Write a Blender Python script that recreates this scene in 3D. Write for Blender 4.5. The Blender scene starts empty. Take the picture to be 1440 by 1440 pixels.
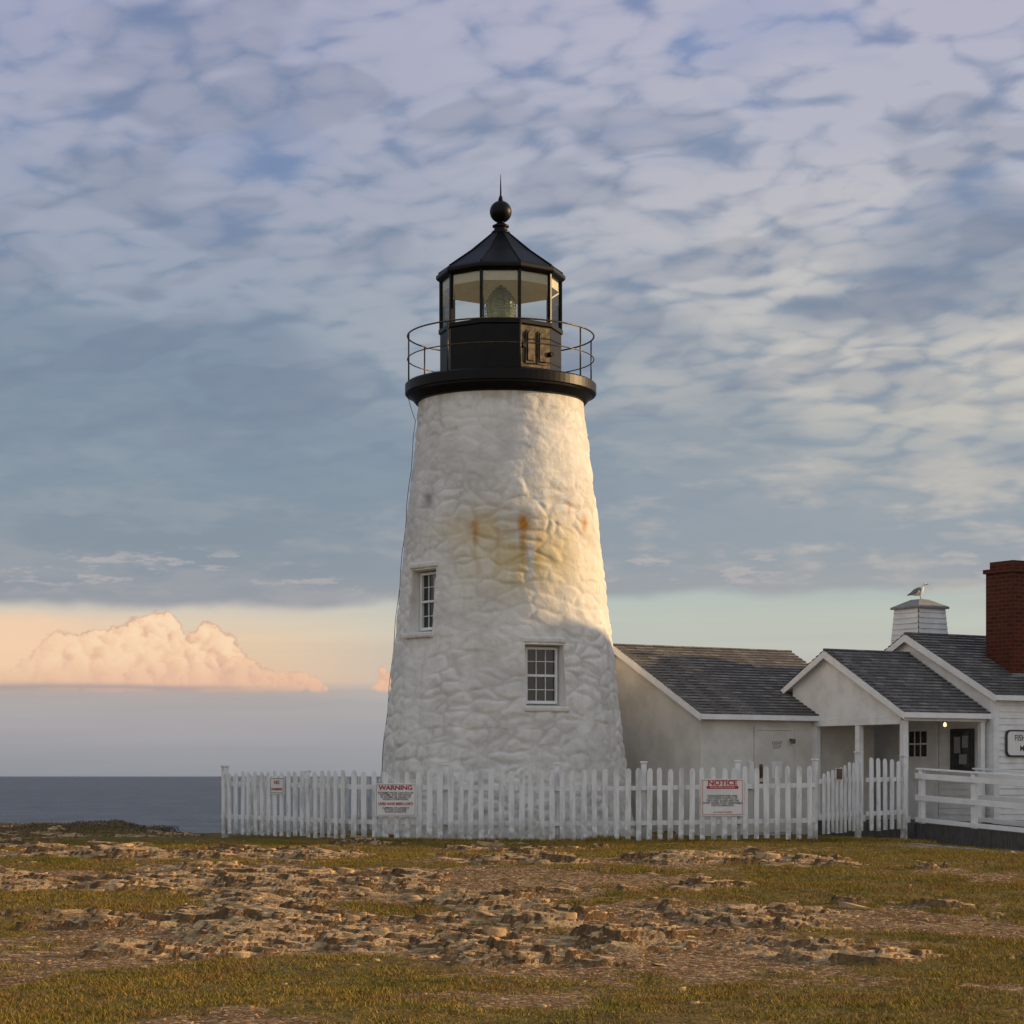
import bpy, math, random
import numpy as np
from mathutils import Vector, Matrix
random.seed(7); rng=np.random.default_rng(7)
scene=bpy.context.scene
col=scene.collection
rad=math.radians

# ------------------------------------------------------------ numpy noise
def h3(ix,iy,iz,seed=0):
    n=(ix.astype(np.int64)*374761393+iy.astype(np.int64)*668265263+iz.astype(np.int64)*1274126177+seed*974634777)&0xffffffff
    n=((n^(n>>13))*1274126177)&0xffffffff
    n=((n^(n>>16))*2246822519)&0xffffffff
    return ((n^(n>>15))&0xffffff)/float(0xffffff)
def vn(x,y,z,seed=0):
    x0=np.floor(x);y0=np.floor(y);z0=np.floor(z)
    fx=x-x0;fy=y-y0;fz=z-z0
    fx=fx*fx*(3-2*fx);fy=fy*fy*(3-2*fy);fz=fz*fz*(3-2*fz)
    r=0
    for i in (0,1):
        for j in (0,1):
            for k in (0,1):
                w=(fx if i else 1-fx)*(fy if j else 1-fy)*(fz if k else 1-fz)
                r=r+w*h3(x0+i,y0+j,z0+k,seed)
    return r
def vn2(x,y,seed=0):
    x0=np.floor(x);y0=np.floor(y);zz=np.zeros_like(x)
    fx=x-x0;fy=y-y0
    fx=fx*fx*fx*(fx*(fx*6-15)+10);fy=fy*fy*fy*(fy*(fy*6-15)+10)
    a=h3(x0,y0,zz,seed);b=h3(x0+1,y0,zz,seed);c=h3(x0,y0+1,zz,seed);d=h3(x0+1,y0+1,zz,seed)
    return (a*(1-fx)+b*fx)*(1-fy)+(c*(1-fx)+d*fx)*fy
def fbm(x,y,z=None,oct=4,seed=0,g=.5):
    a=.5;r=0;t=0
    for o in range(oct):
        if z is None:
            ca,sa=math.cos(o*.9),math.sin(o*.9);s=2**o
            r=r+a*vn2((x*ca-y*sa)*s+o*3.7,(x*sa+y*ca)*s+o*1.3,seed+o*17)
        else: r=r+a*vn(x*2**o,y*2**o,z*2**o,seed+o*17)
        t+=a;a*=g
    return r/t
def vor3(x,y,z,seed=0):
    x0=np.floor(x);y0=np.floor(y);z0=np.floor(z)
    f1=np.full(x.shape,9.);f2=np.full(x.shape,9.)
    for i in (-1,0,1):
        for j in (-1,0,1):
            for k in (-1,0,1):
                cx=x0+i;cy=y0+j;cz=z0+k
                d=np.sqrt((cx+h3(cx,cy,cz,seed)-x)**2+(cy+h3(cx,cy,cz,seed+1)-y)**2+(cz+h3(cx,cy,cz,seed+2)-z)**2)
                f2=np.minimum(f2,np.maximum(f1,d));f1=np.minimum(f1,d)
    return f1,f2
def vor2(x,y,seed=0):
    x0=np.floor(x);y0=np.floor(y);zz=np.zeros_like(x)
    f1=np.full(x.shape,9.);f2=np.full(x.shape,9.);idr=np.zeros(x.shape);dx=np.zeros(x.shape);dy=np.zeros(x.shape);id2=np.zeros(x.shape)
    for i in (-1,0,1):
        for j in (-1,0,1):
            cx=x0+i;cy=y0+j
            ex=x-(cx+h3(cx,cy,zz,seed));ey=y-(cy+h3(cx,cy,zz,seed+1))
            d=np.sqrt(ex**2+ey**2);m=d<f1
            f2=np.where(m,f1,np.minimum(f2,d))
            idr=np.where(m,h3(cx,cy,zz,seed+2),idr);id2=np.where(m,h3(cx,cy,zz,seed+3),id2)
            dx=np.where(m,ex,dx);dy=np.where(m,ey,dy);f1=np.where(m,d,f1)
    return f1,f2,idr,id2,dx,dy
def ss(a,b,x):
    t=np.clip((x-a)/(b-a),0,1);return t*t*(3-2*t)

# ------------------------------------------------------------ materials
def s2l(c):
    return tuple(((v/255)/12.92 if v/255<=.04045 else ((v/255+.055)/1.055)**2.4) for v in c)
class NT:
    def __init__(s,nt): s.nt=nt
    def n(s,t,**kw):
        nd=s.nt.nodes.new(t)
        for k,v in kw.items(): setattr(nd,k,v)
        return nd
    def put(s,inp,v):
        if v is None: return
        if isinstance(v,bpy.types.NodeSocket): s.nt.links.new(v,inp)
        else:
            try: inp.default_value=v
            except Exception: inp.default_value=(*v,1)
    def m(s,op,a,b=None,c=None,clamp=False):
        nd=s.n('ShaderNodeMath',operation=op,use_clamp=clamp)
        s.put(nd.inputs[0],a)
        if b is not None: s.put(nd.inputs[1],b)
        if c is not None: s.put(nd.inputs[2],c)
        return nd.outputs[0]
    def sstep(s,a,b,x,lo=0.,hi=1.):
        nd=s.n('ShaderNodeMapRange',interpolation_type='SMOOTHSTEP')
        s.put(nd.inputs[0],x);s.put(nd.inputs[1],a);s.put(nd.inputs[2],b);s.put(nd.inputs[3],lo);s.put(nd.inputs[4],hi)
        return nd.outputs[0]
    def mix(s,f,a,b,bt='MIX'):
        nd=s.n('ShaderNodeMix',data_type='RGBA',blend_type=bt)
        s.put(nd.inputs[0],f)
        for i,v in ((6,a),(7,b)):
            if isinstance(v,bpy.types.NodeSocket): s.nt.links.new(v,nd.inputs[i])
            else: nd.inputs[i].default_value=(*v[:3],1)
        return nd.outputs[2]
    def noise(s,vec,scale,detail=4,rough=.5,dist=0.):
        nd=s.n('ShaderNodeTexNoise');s.put(nd.inputs['Vector'],vec)
        nd.inputs['Scale'].default_value=scale;nd.inputs['Detail'].default_value=min(detail,4)
        nd.inputs['Roughness'].default_value=rough;nd.inputs['Distortion'].default_value=dist
        return nd.outputs[0]
    def mapping(s,vec,scale=(1,1,1),rot=(0,0,0),loc=(0,0,0)):
        nd=s.n('ShaderNodeMapping');s.put(nd.inputs[0],vec)
        nd.inputs['Scale'].default_value=scale;nd.inputs['Rotation'].default_value=rot;nd.inputs['Location'].default_value=loc
        return nd.outputs[0]
    def ramp(s,f,stops,interp='LINEAR'):
        nd=s.n('ShaderNodeValToRGB');cr=nd.color_ramp;cr.interpolation=interp
        while len(cr.elements)<len(stops): cr.elements.new(.5)
        for e,(p,c) in zip(cr.elements,sorted(stops,key=lambda q:q[0])):
            e.position=p; e.color=(*c,1) if len(c)==3 else c
        s.put(nd.inputs[0],f);return nd.outputs[0]
    def sep(s,v):
        nd=s.n('ShaderNodeSeparateXYZ');s.put(nd.inputs[0],v);return nd.outputs
def newmat(name,rough=.6,metal=0.,spec=.5):
    mt=bpy.data.materials.new(name);mt.use_nodes=True
    N=NT(mt.node_tree);bs=mt.node_tree.nodes['Principled BSDF']
    bs.inputs['Roughness'].default_value=rough;bs.inputs['Metallic'].default_value=metal
    bs.inputs['Specular IOR Level'].default_value=spec
    return mt,N,bs
def coords(N,kind='Object'):
    return N.n('ShaderNodeTexCoord').outputs[kind]
def bump(N,bs,h,strength=.5,dist=.02):
    b=N.n('ShaderNodeBump');b.inputs['Strength'].default_value=strength;b.inputs['Distance'].default_value=dist
    N.put(b.inputs['Height'],h);N.put(bs.inputs['Normal'],b.outputs[0])
def simple(name,c1,c2=None,scale=6,rough=.6,metal=0.,bstr=0.,bd=.01,spec=.5,detail=3,stretch=(1,1,1)):
    mt,N,bs=newmat(name,rough,metal,spec)
    v=N.mapping(coords(N),scale=stretch)
    n=N.noise(v,scale,detail,.6)
    if c2 is None: c2=tuple(x*.7 for x in c1)
    N.put(bs.inputs['Base Color'],N.mix(N.sstep(.35,.65,n),c2,c1))
    if bstr: bump(N,bs,N.noise(v,scale*5,2),bstr,bd)
    return mt

M={}
M['paint']=simple('white_paint',(.82,.82,.81),(.70,.70,.69),3,.55)
M['railpaint']=simple('white_rail_paint',(.86,.86,.85),(.78,.78,.77),3,.5)
mt,N,bs=newmat('fence_paint',.65);v=coords(N)
g=N.noise(N.mapping(v,scale=(3,3,.7)),3,4,.65)
c=N.mix(N.sstep(.42,.7,g),(.80,.80,.80),(.55,.54,.53))
z=N.sep(v)[2]
c=N.mix(N.m('MULTIPLY',N.sstep(1.0,.5,z),N.sstep(.3,.6,N.noise(v,9,3))),c,(.34,.34,.28))
N.put(bs.inputs['Base Color'],c);M['fence']=mt
M['black']=simple('black_metal',(.003,.003,.003),(.006,.005,.005),5,.42,.0,0,spec=.18)
M['bronze']=simple('bronze_plate',(.14,.10,.05),(.04,.03,.02),9,.4,.5)
M['rail']=simple('rail_metal',(.05,.035,.02),(.10,.07,.04),9,.4,.5)
M['brass']=simple('brass',(.55,.38,.12),(.3,.2,.06),9,.25,1.)
M['cream']=simple('cream_paint',(.84,.78,.58),(.78,.72,.52),3,.6)
M['dark']=simple('dark_interior',(.015,.015,.017),(.01,.01,.01),3,.7)
M['gravelgrey']=simple('concrete',(.3,.29,.27),(.2,.2,.19),12,.9)
M['wood']=simple('deck_wood',(.10,.095,.09),(.06,.055,.05),5,.8,0,.4,.01,stretch=(1,8,1))
M['signwhite']=simple('sign_white',(.80,.79,.77),(.70,.69,.67),2,.4)
M['signred']=simple('sign_red',(.5,.02,.02),(.38,.02,.02),6,.5)
M['signblack']=simple('sign_black',(.02,.025,.03),(.03,.03,.03),6,.5)
M['signgrey']=simple('sign_smalltext',(.2,.2,.2),(.3,.3,.3),40,.5)
M['brown']=simple('brown_board',(.16,.09,.05),(.1,.06,.03),6,.6)
# tower plaster
mt,N,bs=newmat('whitewashed_rubble',.75,0,.3);v=coords(N);X,Y,Z=N.sep(v)
def gau(cx,cz,sx,sz):
    a=N.m('POWER',N.m('DIVIDE',N.m('SUBTRACT',X,cx),sx),2.);b=N.m('POWER',N.m('DIVIDE',N.m('SUBTRACT',Z,cz),sz),2.)
    return N.m('EXPONENT',N.m('MULTIPLY',N.m('ADD',a,b),-1.))
front=N.m('LESS_THAN',Y,40.2)
n1=N.noise(v,1.1,4,.6);n2=N.noise(v,5,4,.65);drip=N.noise(N.mapping(v,scale=(4,4,.5)),1.5,4,.6)
c=N.mix(N.sstep(.38,.68,n1),(.79,.77,.72),(.64,.62,.58))
c=N.mix(N.m('MULTIPLY',N.sstep(.5,.75,n2),.55),c,(.50,.48,.44))
c=N.mix(N.m('MULTIPLY',N.sstep(.48,.72,drip),.40),c,(.58,.54,.46))
low=N.sstep(3.2,.6,Z)
c=N.mix(N.m('MULTIPLY',low,N.m('MULTIPLY',N.sstep(.35,.7,n2),.8)),c,(.50,.47,.41))
ja=N.n('ShaderNodeAttribute');ja.attribute_name='joint'
c=N.mix(N.m('MULTIPLY',ja.outputs['Fac'],.45),c,(.40,.38,.35))
st=N.m('MULTIPLY',N.m('MAXIMUM',gau(.30,5.45,1.0,.75),N.m('MULTIPLY',gau(-.5,5.85,.7,.35),.85)),N.m('MULTIPLY',front,N.sstep(.25,.50,N.noise(N.mapping(v,scale=(3,3,.8),loc=(3,1,2)),1.3,4,.6))))
c=N.mix(N.m('MULTIPLY',st,.9),c,(.62,.47,.19))
for (a,b,p,q,k) in ((.21,5.97,.11,.12,1.1),(.19,5.74,.07,.42,.65),(-.64,5.93,.07,.10,.95),(-.64,5.72,.045,.32,.5),(1.28,6.05,.05,.15,.8),(1.0,6.3,.04,.25,.4),(.45,5.6,.04,.4,.35),(-.25,5.7,.04,.3,.3)):
    gm=N.m('MULTIPLY',gau(a,b,p,q),front)
    c=N.mix(N.m('MULTIPLY',gm,N.sstep(.3,.6,n2,.5*k,1.2*k),clamp=True),c,(.46,.19,.02))
gp=gau(-1.47,6.47,.10,.17)
c=N.mix(N.m('MULTIPLY',gp,N.m('MULTIPLY',front,.9)),c,(.30,.29,.31))
top=N.sstep(8.0,8.45,Z)
c=N.mix(N.m('MULTIPLY',top,N.sstep(.4,.6,drip)),c,(.5,.45,.36))
N.put(bs.inputs['Base Color'],c)
bump(N,bs,N.noise(v,8,4,.65),.42,.035);M['tower']=mt
M['stucco']=simple('stucco_wall',(.70,.675,.62),(.58,.555,.50),1.6,.8,0,.35,.02,detail=4)
mt,N,bs=newmat('roof_shingles',.85,0,.25);uv=coords(N,'UV')
br=N.n('ShaderNodeTexBrick');N.put(br.inputs['Vector'],uv);br.inputs['Scale'].default_value=1
br.inputs['Color1'].default_value=(.0,.0,.0,1);br.inputs['Color2'].default_value=(1,1,1,1);br.inputs['Mortar'].default_value=(.5,.5,.5,1)
br.inputs['Brick Width'].default_value=.23;br.inputs['Row Height'].default_value=.125;br.inputs['Mortar Size'].default_value=.008;br.offset=.37;br.squash=1
tn=N.ramp(br.outputs[0],[(0,(.07,.065,.062)),(.35,(.12,.113,.107)),(.7,(.18,.168,.155)),(1,(.30,.28,.26))])
tn=N.mix(.4,tn,N.mix(N.noise(uv,1.3,4),(.06,.058,.055),(.26,.24,.225)))
tn=N.mix(N.m('MULTIPLY',br.outputs[1],.8),tn,(.02,.02,.02))
N.put(bs.inputs['Base Color'],tn);M['shingle']=mt
mt,N,bs=newmat('chimney_brick',.85,0,.2);uv=coords(N,'UV')
br=N.n('ShaderNodeTexBrick');N.put(br.inputs['Vector'],uv);br.inputs['Scale'].default_value=1
br.inputs['Color1'].default_value=(.06,.012,.007,1);br.inputs['Color2'].default_value=(.13,.026,.011,1);br.inputs['Mortar'].default_value=(.10,.07,.055,1)
br.inputs['Brick Width'].default_value=.21;br.inputs['Row Height'].default_value=.075;br.inputs['Mortar Size'].default_value=.010
N.put(bs.inputs['Base Color'],N.mix(.4,br.outputs[0],N.mix(N.noise(uv,3,4),(.03,.01,.007),(.15,.035,.014)),'MIX'))
M['brick']=mt
mt=bpy.data.materials.new('window_glass');mt.use_nodes=True;nt=mt.node_tree;N=NT(nt);nt.nodes.clear()
o=N.n('ShaderNodeOutputMaterial');tr=N.n('ShaderNodeBsdfTransparent');tr.inputs[0].default_value=(.93,.96,.95,1);gl=N.n('ShaderNodeBsdfGlossy');gl.inputs['Roughness'].default_value=.03
fr=N.n('ShaderNodeFresnel');fr.inputs[0].default_value=1.5;mx=N.n('ShaderNodeMixShader')
nt.links.new(N.m('ADD',fr.outputs[0],.01),mx.inputs[0]);nt.links.new(tr.outputs[0],mx.inputs[1]);nt.links.new(gl.outputs[0],mx.inputs[2]);nt.links.new(mx.outputs[0],o.inputs[0]);M['glass']=mt
mt,N,bs=newmat('dark_window_glass',.06,0,.6);N.put(bs.inputs['Base Color'],N.mix(N.noise(coords(N),3,3),(.012,.014,.015),(.03,.035,.035)));M['dglass']=mt
mt,N,bs=newmat('fresnel_lens_glass',.10,0,.9);N.put(bs.inputs['Base Color'],N.mix(N.noise(coords(N),14,2),(.22,.30,.14),(.75,.8,.55)));bs.inputs['Transmission Weight'].default_value=.5;M['lens']=mt
mt,N,bs=newmat('lamp_glow',.5);bs.inputs['Emission Color'].default_value=(1,.75,.4,1);bs.inputs['Emission Strength'].default_value=1.6;M['glow']=mt

# ------------------------------------------------------------ mesh helpers
def autouv(me):
    uv=me.uv_layers.new(name='UVMap')
    for p in me.polygons:
        n=p.normal
        t=Vector((0,0,1)).cross(n)
        if t.length<.05: t=Vector((1,0,0))
        t.normalize();b=n.cross(t)
        for li in p.loop_indices:
            co=me.vertices[me.loops[li].vertex_index].co
            uv.data[li].uv=(co.dot(t),co.dot(b))
def mk(name,V,Fc,mat,parent=None,smooth=False,uv=False,bevel=0):
    me=bpy.data.meshes.new(name);me.from_pydata([tuple(v) for v in V],[],Fc);me.update()
    ob=bpy.data.objects.new(name,me);col.objects.link(ob)
    me.materials.append(M[mat] if isinstance(mat,str) else mat)
    if smooth: me.polygons.foreach_set('use_smooth',[True]*len(me.polygons))
    if uv: autouv(me)
    if parent: ob.parent=parent
    if bevel:
        b=ob.modifiers.new('bevel','BEVEL');b.width=bevel;b.segments=2;b.limit_method='ANGLE'
    return ob
def mkfast(name,co,tris,mat,parent=None,k=3):
    me=bpy.data.meshes.new(name);me.vertices.add(len(co));me.vertices.foreach_set('co',co.astype(np.float32).ravel())
    nf=len(tris);me.loops.add(nf*k);me.loops.foreach_set('vertex_index',tris.astype(np.int32).ravel())
    me.polygons.add(nf);me.polygons.foreach_set('loop_start',np.arange(0,nf*k,k,dtype=np.int32))
    try: me.polygons.foreach_set('loop_total',np.full(nf,k,dtype=np.int32))
    except Exception: pass
    me.update(calc_edges=True);me.validate()
    ob=bpy.data.objects.new(name,me);col.objects.link(ob);me.materials.append(mat)
    if parent: ob.parent=parent
    return ob
def empty(name,loc=(0,0,0)):
    e=bpy.data.objects.new(name,None);e.location=(0,0,0);e.empty_display_size=.5;col.objects.link(e);return e
class MB:
    def __init__(s): s.V=[];s.F=[]
    def box(s,o,a,b,c):
        o,a,b,c=map(Vector,(o,a,b,c));k=len(s.V)
        s.V+=[o,o+a,o+a+b,o+b,o+c,o+a+c,o+a+b+c,o+b+c]
        if a.cross(b).dot(c)<0: fs=[(0,1,2,3),(7,6,5,4),(4,5,1,0),(5,6,2,1),(6,7,3,2),(7,4,0,3)]
        else: fs=[(3,2,1,0),(4,5,6,7),(0,1,5,4),(1,2,6,5),(2,3,7,6),(3,0,4,7)]
        s.F+=[tuple(k+i for i in f) for f in fs]
    def cbox(s,c,size,ang=0):
        ca,sa=math.cos(ang),math.sin(ang)
        a=Vector((ca,sa,0))*size[0];b=Vector((-sa,ca,0))*size[1];z=Vector((0,0,size[2]))
        s.box(Vector(c)-a/2-b/2-z/2,a,b,z)
    def poly(s,pts): 
        k=len(s.V);s.V+=[Vector(p) for p in pts];s.F.append(tuple(range(k,k+len(pts))))
    def prism(s,pts,d):
        k=len(s.V);n=len(pts);d=Vector(d);s.V+=[Vector(p) for p in pts]+[Vector(p)+d for p in pts]
        s.F.append(tuple(range(k+n-1,k-1,-1)));s.F.append(tuple(range(k+n,k+2*n)))
        for i in range(n):
            j=(i+1)%n;s.F.append((k+i,k+j,k+n+j,k+n+i))
    def lathe(s,prof,n,cx,cy,ph=0.,closed=False):
        k=len(s.V)
        for (r,z) in prof:
            for i in range(n):
                a=ph+2*math.pi*i/n
                s.V.append(Vector((cx+r*math.sin(a),cy-r*math.cos(a),z)))
        for j in range(len(prof)-1):
            for i in range(n):
                i2=(i+1)%n
                s.F.append((k+j*n+i,k+j*n+i2,k+(j+1)*n+i2,k+(j+1)*n+i))
    def tube(s,pts,r,n=8,loop=False):
        pts=[Vector(p) for p in pts];k=len(s.V);m=len(pts)
        for i,p in enumerate(pts):
            if loop: d=pts[(i+1)%m]-pts[i-1]
            else: d=pts[min(i+1,m-1)]-pts[max(i-1,0)]
            d.normalize();x=d.cross(Vector((0,0,1)))
            if x.length<.01: x=Vector((1,0,0))
            x.normalize();y=d.cross(x)
            rr=r[i] if isinstance(r,(list,tuple)) else r
            for j in range(n):
                a=2*math.pi*j/n;s.V.append(p+x*rr*math.cos(a)+y*rr*math.sin(a))
        for i in range(m if loop else m-1):
            for j in range(n):
                a=k+i*n+j;b=k+i*n+(j+1)%n;c=k+((i+1)%m)*n+(j+1)%n;d=k+((i+1)%m)*n+j
                s.F.append((a,b,c,d))
        if not loop:
            s.F.append(tuple(k+j for j in range(n))[::-1]);s.F.append(tuple(k+(m-1)*n+j for j in range(n)))
    def courses(s,A,B,C,D,n,lift=.012):
        A,B,C,D=map(Vector,(A,B,C,D));nn=(B-A).cross(D-A).normalized()
        for i in range(n):
            a=A.lerp(D,i/n);b=B.lerp(C,i/n);c=B.lerp(C,min(1,(i+1)/n));d=A.lerp(D,min(1,(i+1)/n))
            L=nn*lift;k=len(s.V)
            s.V+=[a+L,b+L,c+nn*.001,d+nn*.001,a,b]
            s.F+=[(k,k+1,k+2,k+3),(k+4,k+5,k+1,k)]
    def mk(s,name,mat,parent=None,**kw): return mk(name,s.V,s.F,mat,parent,**kw)

# ------------------------------------------------------------ LIGHTHOUSE
LH=empty('lighthouse')
CY=40.
def ax(z): return -.113-.0105*z
def RT(z): return 2.37-.108*(z-.3)
nt_,nz=460,400
zs=np.linspace(-.1,8.41,nz);th=np.linspace(0,2*np.pi,nt_,endpoint=False)
ZZ,TT=np.meshgrid(zs,th,indexing='ij')
R0=RT(ZZ);px=R0*np.sin(TT);py=-R0*np.cos(TT)
wx=fbm(px*1.5+9,py*1.5,ZZ*1.5,3,5)-.5;wz=fbm(px*1.5,py*1.5+7,ZZ*1.5,3,9)-.5
f1,f2=vor3(px*2.0+wx*1.3,py*2.0+wx*1.3,ZZ*4.1+wz*1.3,3)
st=np.clip((f2-f1)*2.4,0,1)
joint=1-ss(.0,.14,f2-f1)
st=st*st*(3-2*st)
big=fbm(px*.7,py*.7,ZZ*.7,3,21)-.5
med=fbm(px*2.4,py*2.4,ZZ*3.4,4,31)-.5
amp=.35+.65*ss(.38,.60,fbm(px*.9+4,py*.9,ZZ*1.1,3,77))
disp=(st-.6)*.026*amp+big*.09+med*.045
joint=joint*amp*ss(.32,.55,fbm(px*3,py*3,ZZ*3,3,79))
fade=1-ss(8.1,8.4,ZZ)
RR=R0+disp*fade
VX=ax(ZZ)+RR*np.sin(TT);VY=CY-RR*np.cos(TT)
co=np.stack([VX,VY,ZZ],-1).reshape(-1,3)
idx=np.arange(nz*nt_).reshape(nz,nt_);a=idx[:-1];b=np.roll(idx,-1,1)[:-1];c_=np.roll(idx,-1,1)[1:];d=idx[1:]
quads=np.stack([a,b,c_,d],-1).reshape(-1,4)
tower=mkfast('tower_wall',co,quads,M['tower'],None,4)
at=tower.data.attributes.new('joint','FLOAT','POINT');at.data.foreach_set('value',joint.astype(np.float32).ravel())
import bmesh
bm=bmesh.new();bm.from_mesh(tower.data);bm.edges.ensure_lookup_table()
bmesh.ops.holes_fill(bm,edges=[e for e in bm.edges if e.is_boundary],sides=0);bm.to_mesh(tower.data);bm.free()
tower.data.polygons.foreach_set('use_smooth',[True]*len(tower.data.polygons))
WIN=[(rad(21),3.33,.60,.98,1.76),(rad(-50),4.67,.56,1.02,1.60)]
for (ph,zc,w,h,rp) in WIN:
    n=Vector((math.sin(ph),-math.cos(ph),0));t=Vector((math.cos(ph),math.sin(ph),0));cx=ax(zc)
    o=Vector((cx,CY,zc-h/2-.02))+n*(rp-.02)
    pr=MB();inner=w/2+.02;outer=w/2+.06;L=1.
    P=[o-t*inner,o+t*inner,o+t*inner+Vector((0,0,h+.04)),o-t*inner+Vector((0,0,h+.04))]
    Q=[o+n*L-t*outer*1.35-Vector((0,0,.12)),o+n*L+t*outer*1.35-Vector((0,0,.12)),o+n*L+t*outer*1.35+Vector((0,0,h+.12)),o+n*L-t*outer*1.35+Vector((0,0,h+.12))]
    pr.V=P+Q;pr.F=[(3,2,1,0),(4,5,6,7),(0,1,5,4),(1,2,6,5),(2,3,7,6),(3,0,4,7)]
    cut=pr.mk('cutter','tower')
    bmx=bmesh.new();bmx.from_mesh(cut.data);bmesh.ops.recalc_face_normals(bmx,faces=bmx.faces);bmx.to_mesh(cut.data);bmx.free()
    mo=tower.modifiers.new('b','BOOLEAN');mo.object=cut;mo.operation='DIFFERENCE';mo.solver='EXACT'
    bpy.context.view_layer.objects.active=tower;tower.select_set(True)
    bpy.ops.object.modifier_apply(modifier='b')
    bpy.data.objects.remove(cut,do_unlink=True)
    base=Vector((cx,CY,zc))+n*(rp+.01)
    fr=MB()
    def bar(x0,x1,z0,z1,d0,d1,mb=fr): mb.box(base+t*x0+Vector((0,0,z0))+n*d0,t*(x1-x0),n*(d1-d0),Vector((0,0,z1-z0)))
    f=.04
    bar(-w/2,-w/2+f,-h/2,h/2,0,.07);bar(w/2-f,w/2,-h/2,h/2,0,.07);bar(-w/2+f,w/2-f,h/2-f,h/2,0,.068);bar(-w/2+f,w/2-f,-h/2,-h/2+f*1.3,0,.068)
    bar(-w/2+f,w/2-f,-.02,.02,0,.06)
    for i in (1,2):
        xx=-w/2+f+(w-2*f)*i/3;bar(xx-.006,xx+.006,-h/2+f,h/2-f,.0,.04)
    for zz in (-h/4,h/4): bar(-w/2+f,w/2-f,zz-.006,zz+.006,0,.036)
    fr.mk('window_sash','paint',LH)
    g=MB();g.poly([base-t*w/2-Vector((0,0,h/2))+n*.015,base+t*w/2-Vector((0,0,h/2))+n*.015,base+t*w/2+Vector((0,0,h/2))+n*.015,base-t*w/2+Vector((0,0,h/2))+n*.015]);g.mk('window_glass','dglass',LH)
    sl=MB();rs=RT(zc-h/2);sl.box(Vector((cx,CY,zc-h/2-.15))+n*(rp+.05)-t*(w/2+.12),t*(w+.24),n*(rs-rp+.01),Vector((0,0,.10)));sl.mk('window_sill','tower',LH,bevel=.03)
    sl=MB();rs=RT(zc+h/2);sl.box(Vector((cx,CY,zc+h/2+.07))+n*(rp+.05)-t*(w/2+.10),t*(w+.20),n*(rs-rp-.035),Vector((0,0,.10)));sl.mk('window_lintel','tower',LH,bevel=.03)
tower.parent=LH
LX=-.205
g=MB();g.lathe([(1.46,8.31),(1.55,8.34),(1.60,8.40),(1.66,8.46),(1.72,8.48),(1.735,8.50),(1.735,8.66),(1.70,8.69),(1.0,8.70),(.0,8.70)],96,LX,CY);g.mk('gallery_deck','black',LH,smooth=False)
g=MB();ring=lambda R,z,n=72:[(LX+R*math.sin(2*math.pi*i/n),CY-R*math.cos(2*math.pi*i/n),z) for i in range(n)]
g.tube(ring(1.69,9.55),.015,8,True);g.tube(ring(1.69,9.13),.011,8,True)
for i in range(8):
    a=rad(45*i+12);x=LX+1.69*math.sin(a);y=CY-1.69*math.cos(a)
    g.tube([(x,y,8.68),(x,y,9.55)],.014,8)
g.mk('gallery_railing','rail',LH,smooth=True)
ph=rad(18)
g=MB();g.lathe([(1.14,8.70),(1.14,8.80),(1.10,8.82),(1.10,9.58),(1.13,9.60),(1.13,9.67),(1.05,9.67),(1.05,8.70)],10,LX,CY,ph);g.mk('lantern_base_wall','black',LH)
g=MB();g.lathe([(1.05,9.62),(.0,9.62)],10,LX,CY,ph);g.mk('lantern_floor','cream',LH)  # floor made pale cream as a reflector, added to bounce light onto the ceiling
g=MB();kn=MB()
for k in (1,):
    a=rad(36*k);n=Vector((math.sin(a),-math.cos(a),0));t=Vector((math.cos(a),math.sin(a),0));ap=1.10*math.cos(rad(18))
    c0=Vector((LX,CY,0))+n*(ap+.003);g.prism([c0-t*.32+Vector((0,0,8.84)),c0+t*.32+Vector((0,0,8.84)),c0+t*.32+Vector((0,0,9.56)),c0-t*.32+Vector((0,0,9.56))],n*.008)
    for sx in (-.13,.13):
        c0=Vector((LX,CY,0))+n*(ap+.012)+t*sx
        def arch(w,h0,h1):
            pts=[c0+t*(-w)+Vector((0,0,h0)),c0+t*w+Vector((0,0,h0))]
            for q in range(0,9):
                aa=math.pi*q/8;pts.append(c0+t*(w*math.cos(aa))+Vector((0,0,h1+w*math.sin(aa))))
            return pts
        g.prism(arch(.10,8.90,9.40),n*.025)
        c0=c0+n*.026;kn.prism(arch(.075,8.93,9.40),n*.004);c0=c0+n*.005;g.prism(arch(.062,8.95,9.40),n*.012)
    kn.tube([Vector((LX,CY,9.2))+n*ap-t*.30,Vector((LX,CY,9.2))+n*(ap+.10)-t*.30],.045,10)
    kn.tube([Vector((LX,CY,9.1))+n*ap+t*.31,Vector((LX,CY,9.1))+n*(ap+.10)+t*.31],.045,10)
g.mk('lantern_wall_panels','bronze',LH);kn.mk('lantern_wall_vents','black',LH)
g=MB();gl=MB();R=1.085
for i in range(10):
    a=ph+rad(36*i);n=Vector((math.sin(a),-math.cos(a),0));p=Vector((LX,CY,9.67))+n*R
    g.cbox(p+Vector((0,0,.45)),(.045,.06,.90),math.atan2(n.x,-n.y))
    a2=a+rad(36);q=Vector((LX,CY,9.67))+Vector((math.sin(a2),-math.cos(a2),0))*R
    gl.poly([p,q,q+Vector((0,0,.88)),p+Vector((0,0,.88))])
g.mk('lantern_mullions','black',LH);gl.mk('lantern_glass','glass',LH)
g=MB();g.lathe([(1.06,10.53),(1.10,10.53),(1.165,10.58),(1.175,10.60),(1.175,10.65),(1.13,10.69),(.60,11.06),(.17,11.42),(.15,11.45)],10,LX,CY,ph)
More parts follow.
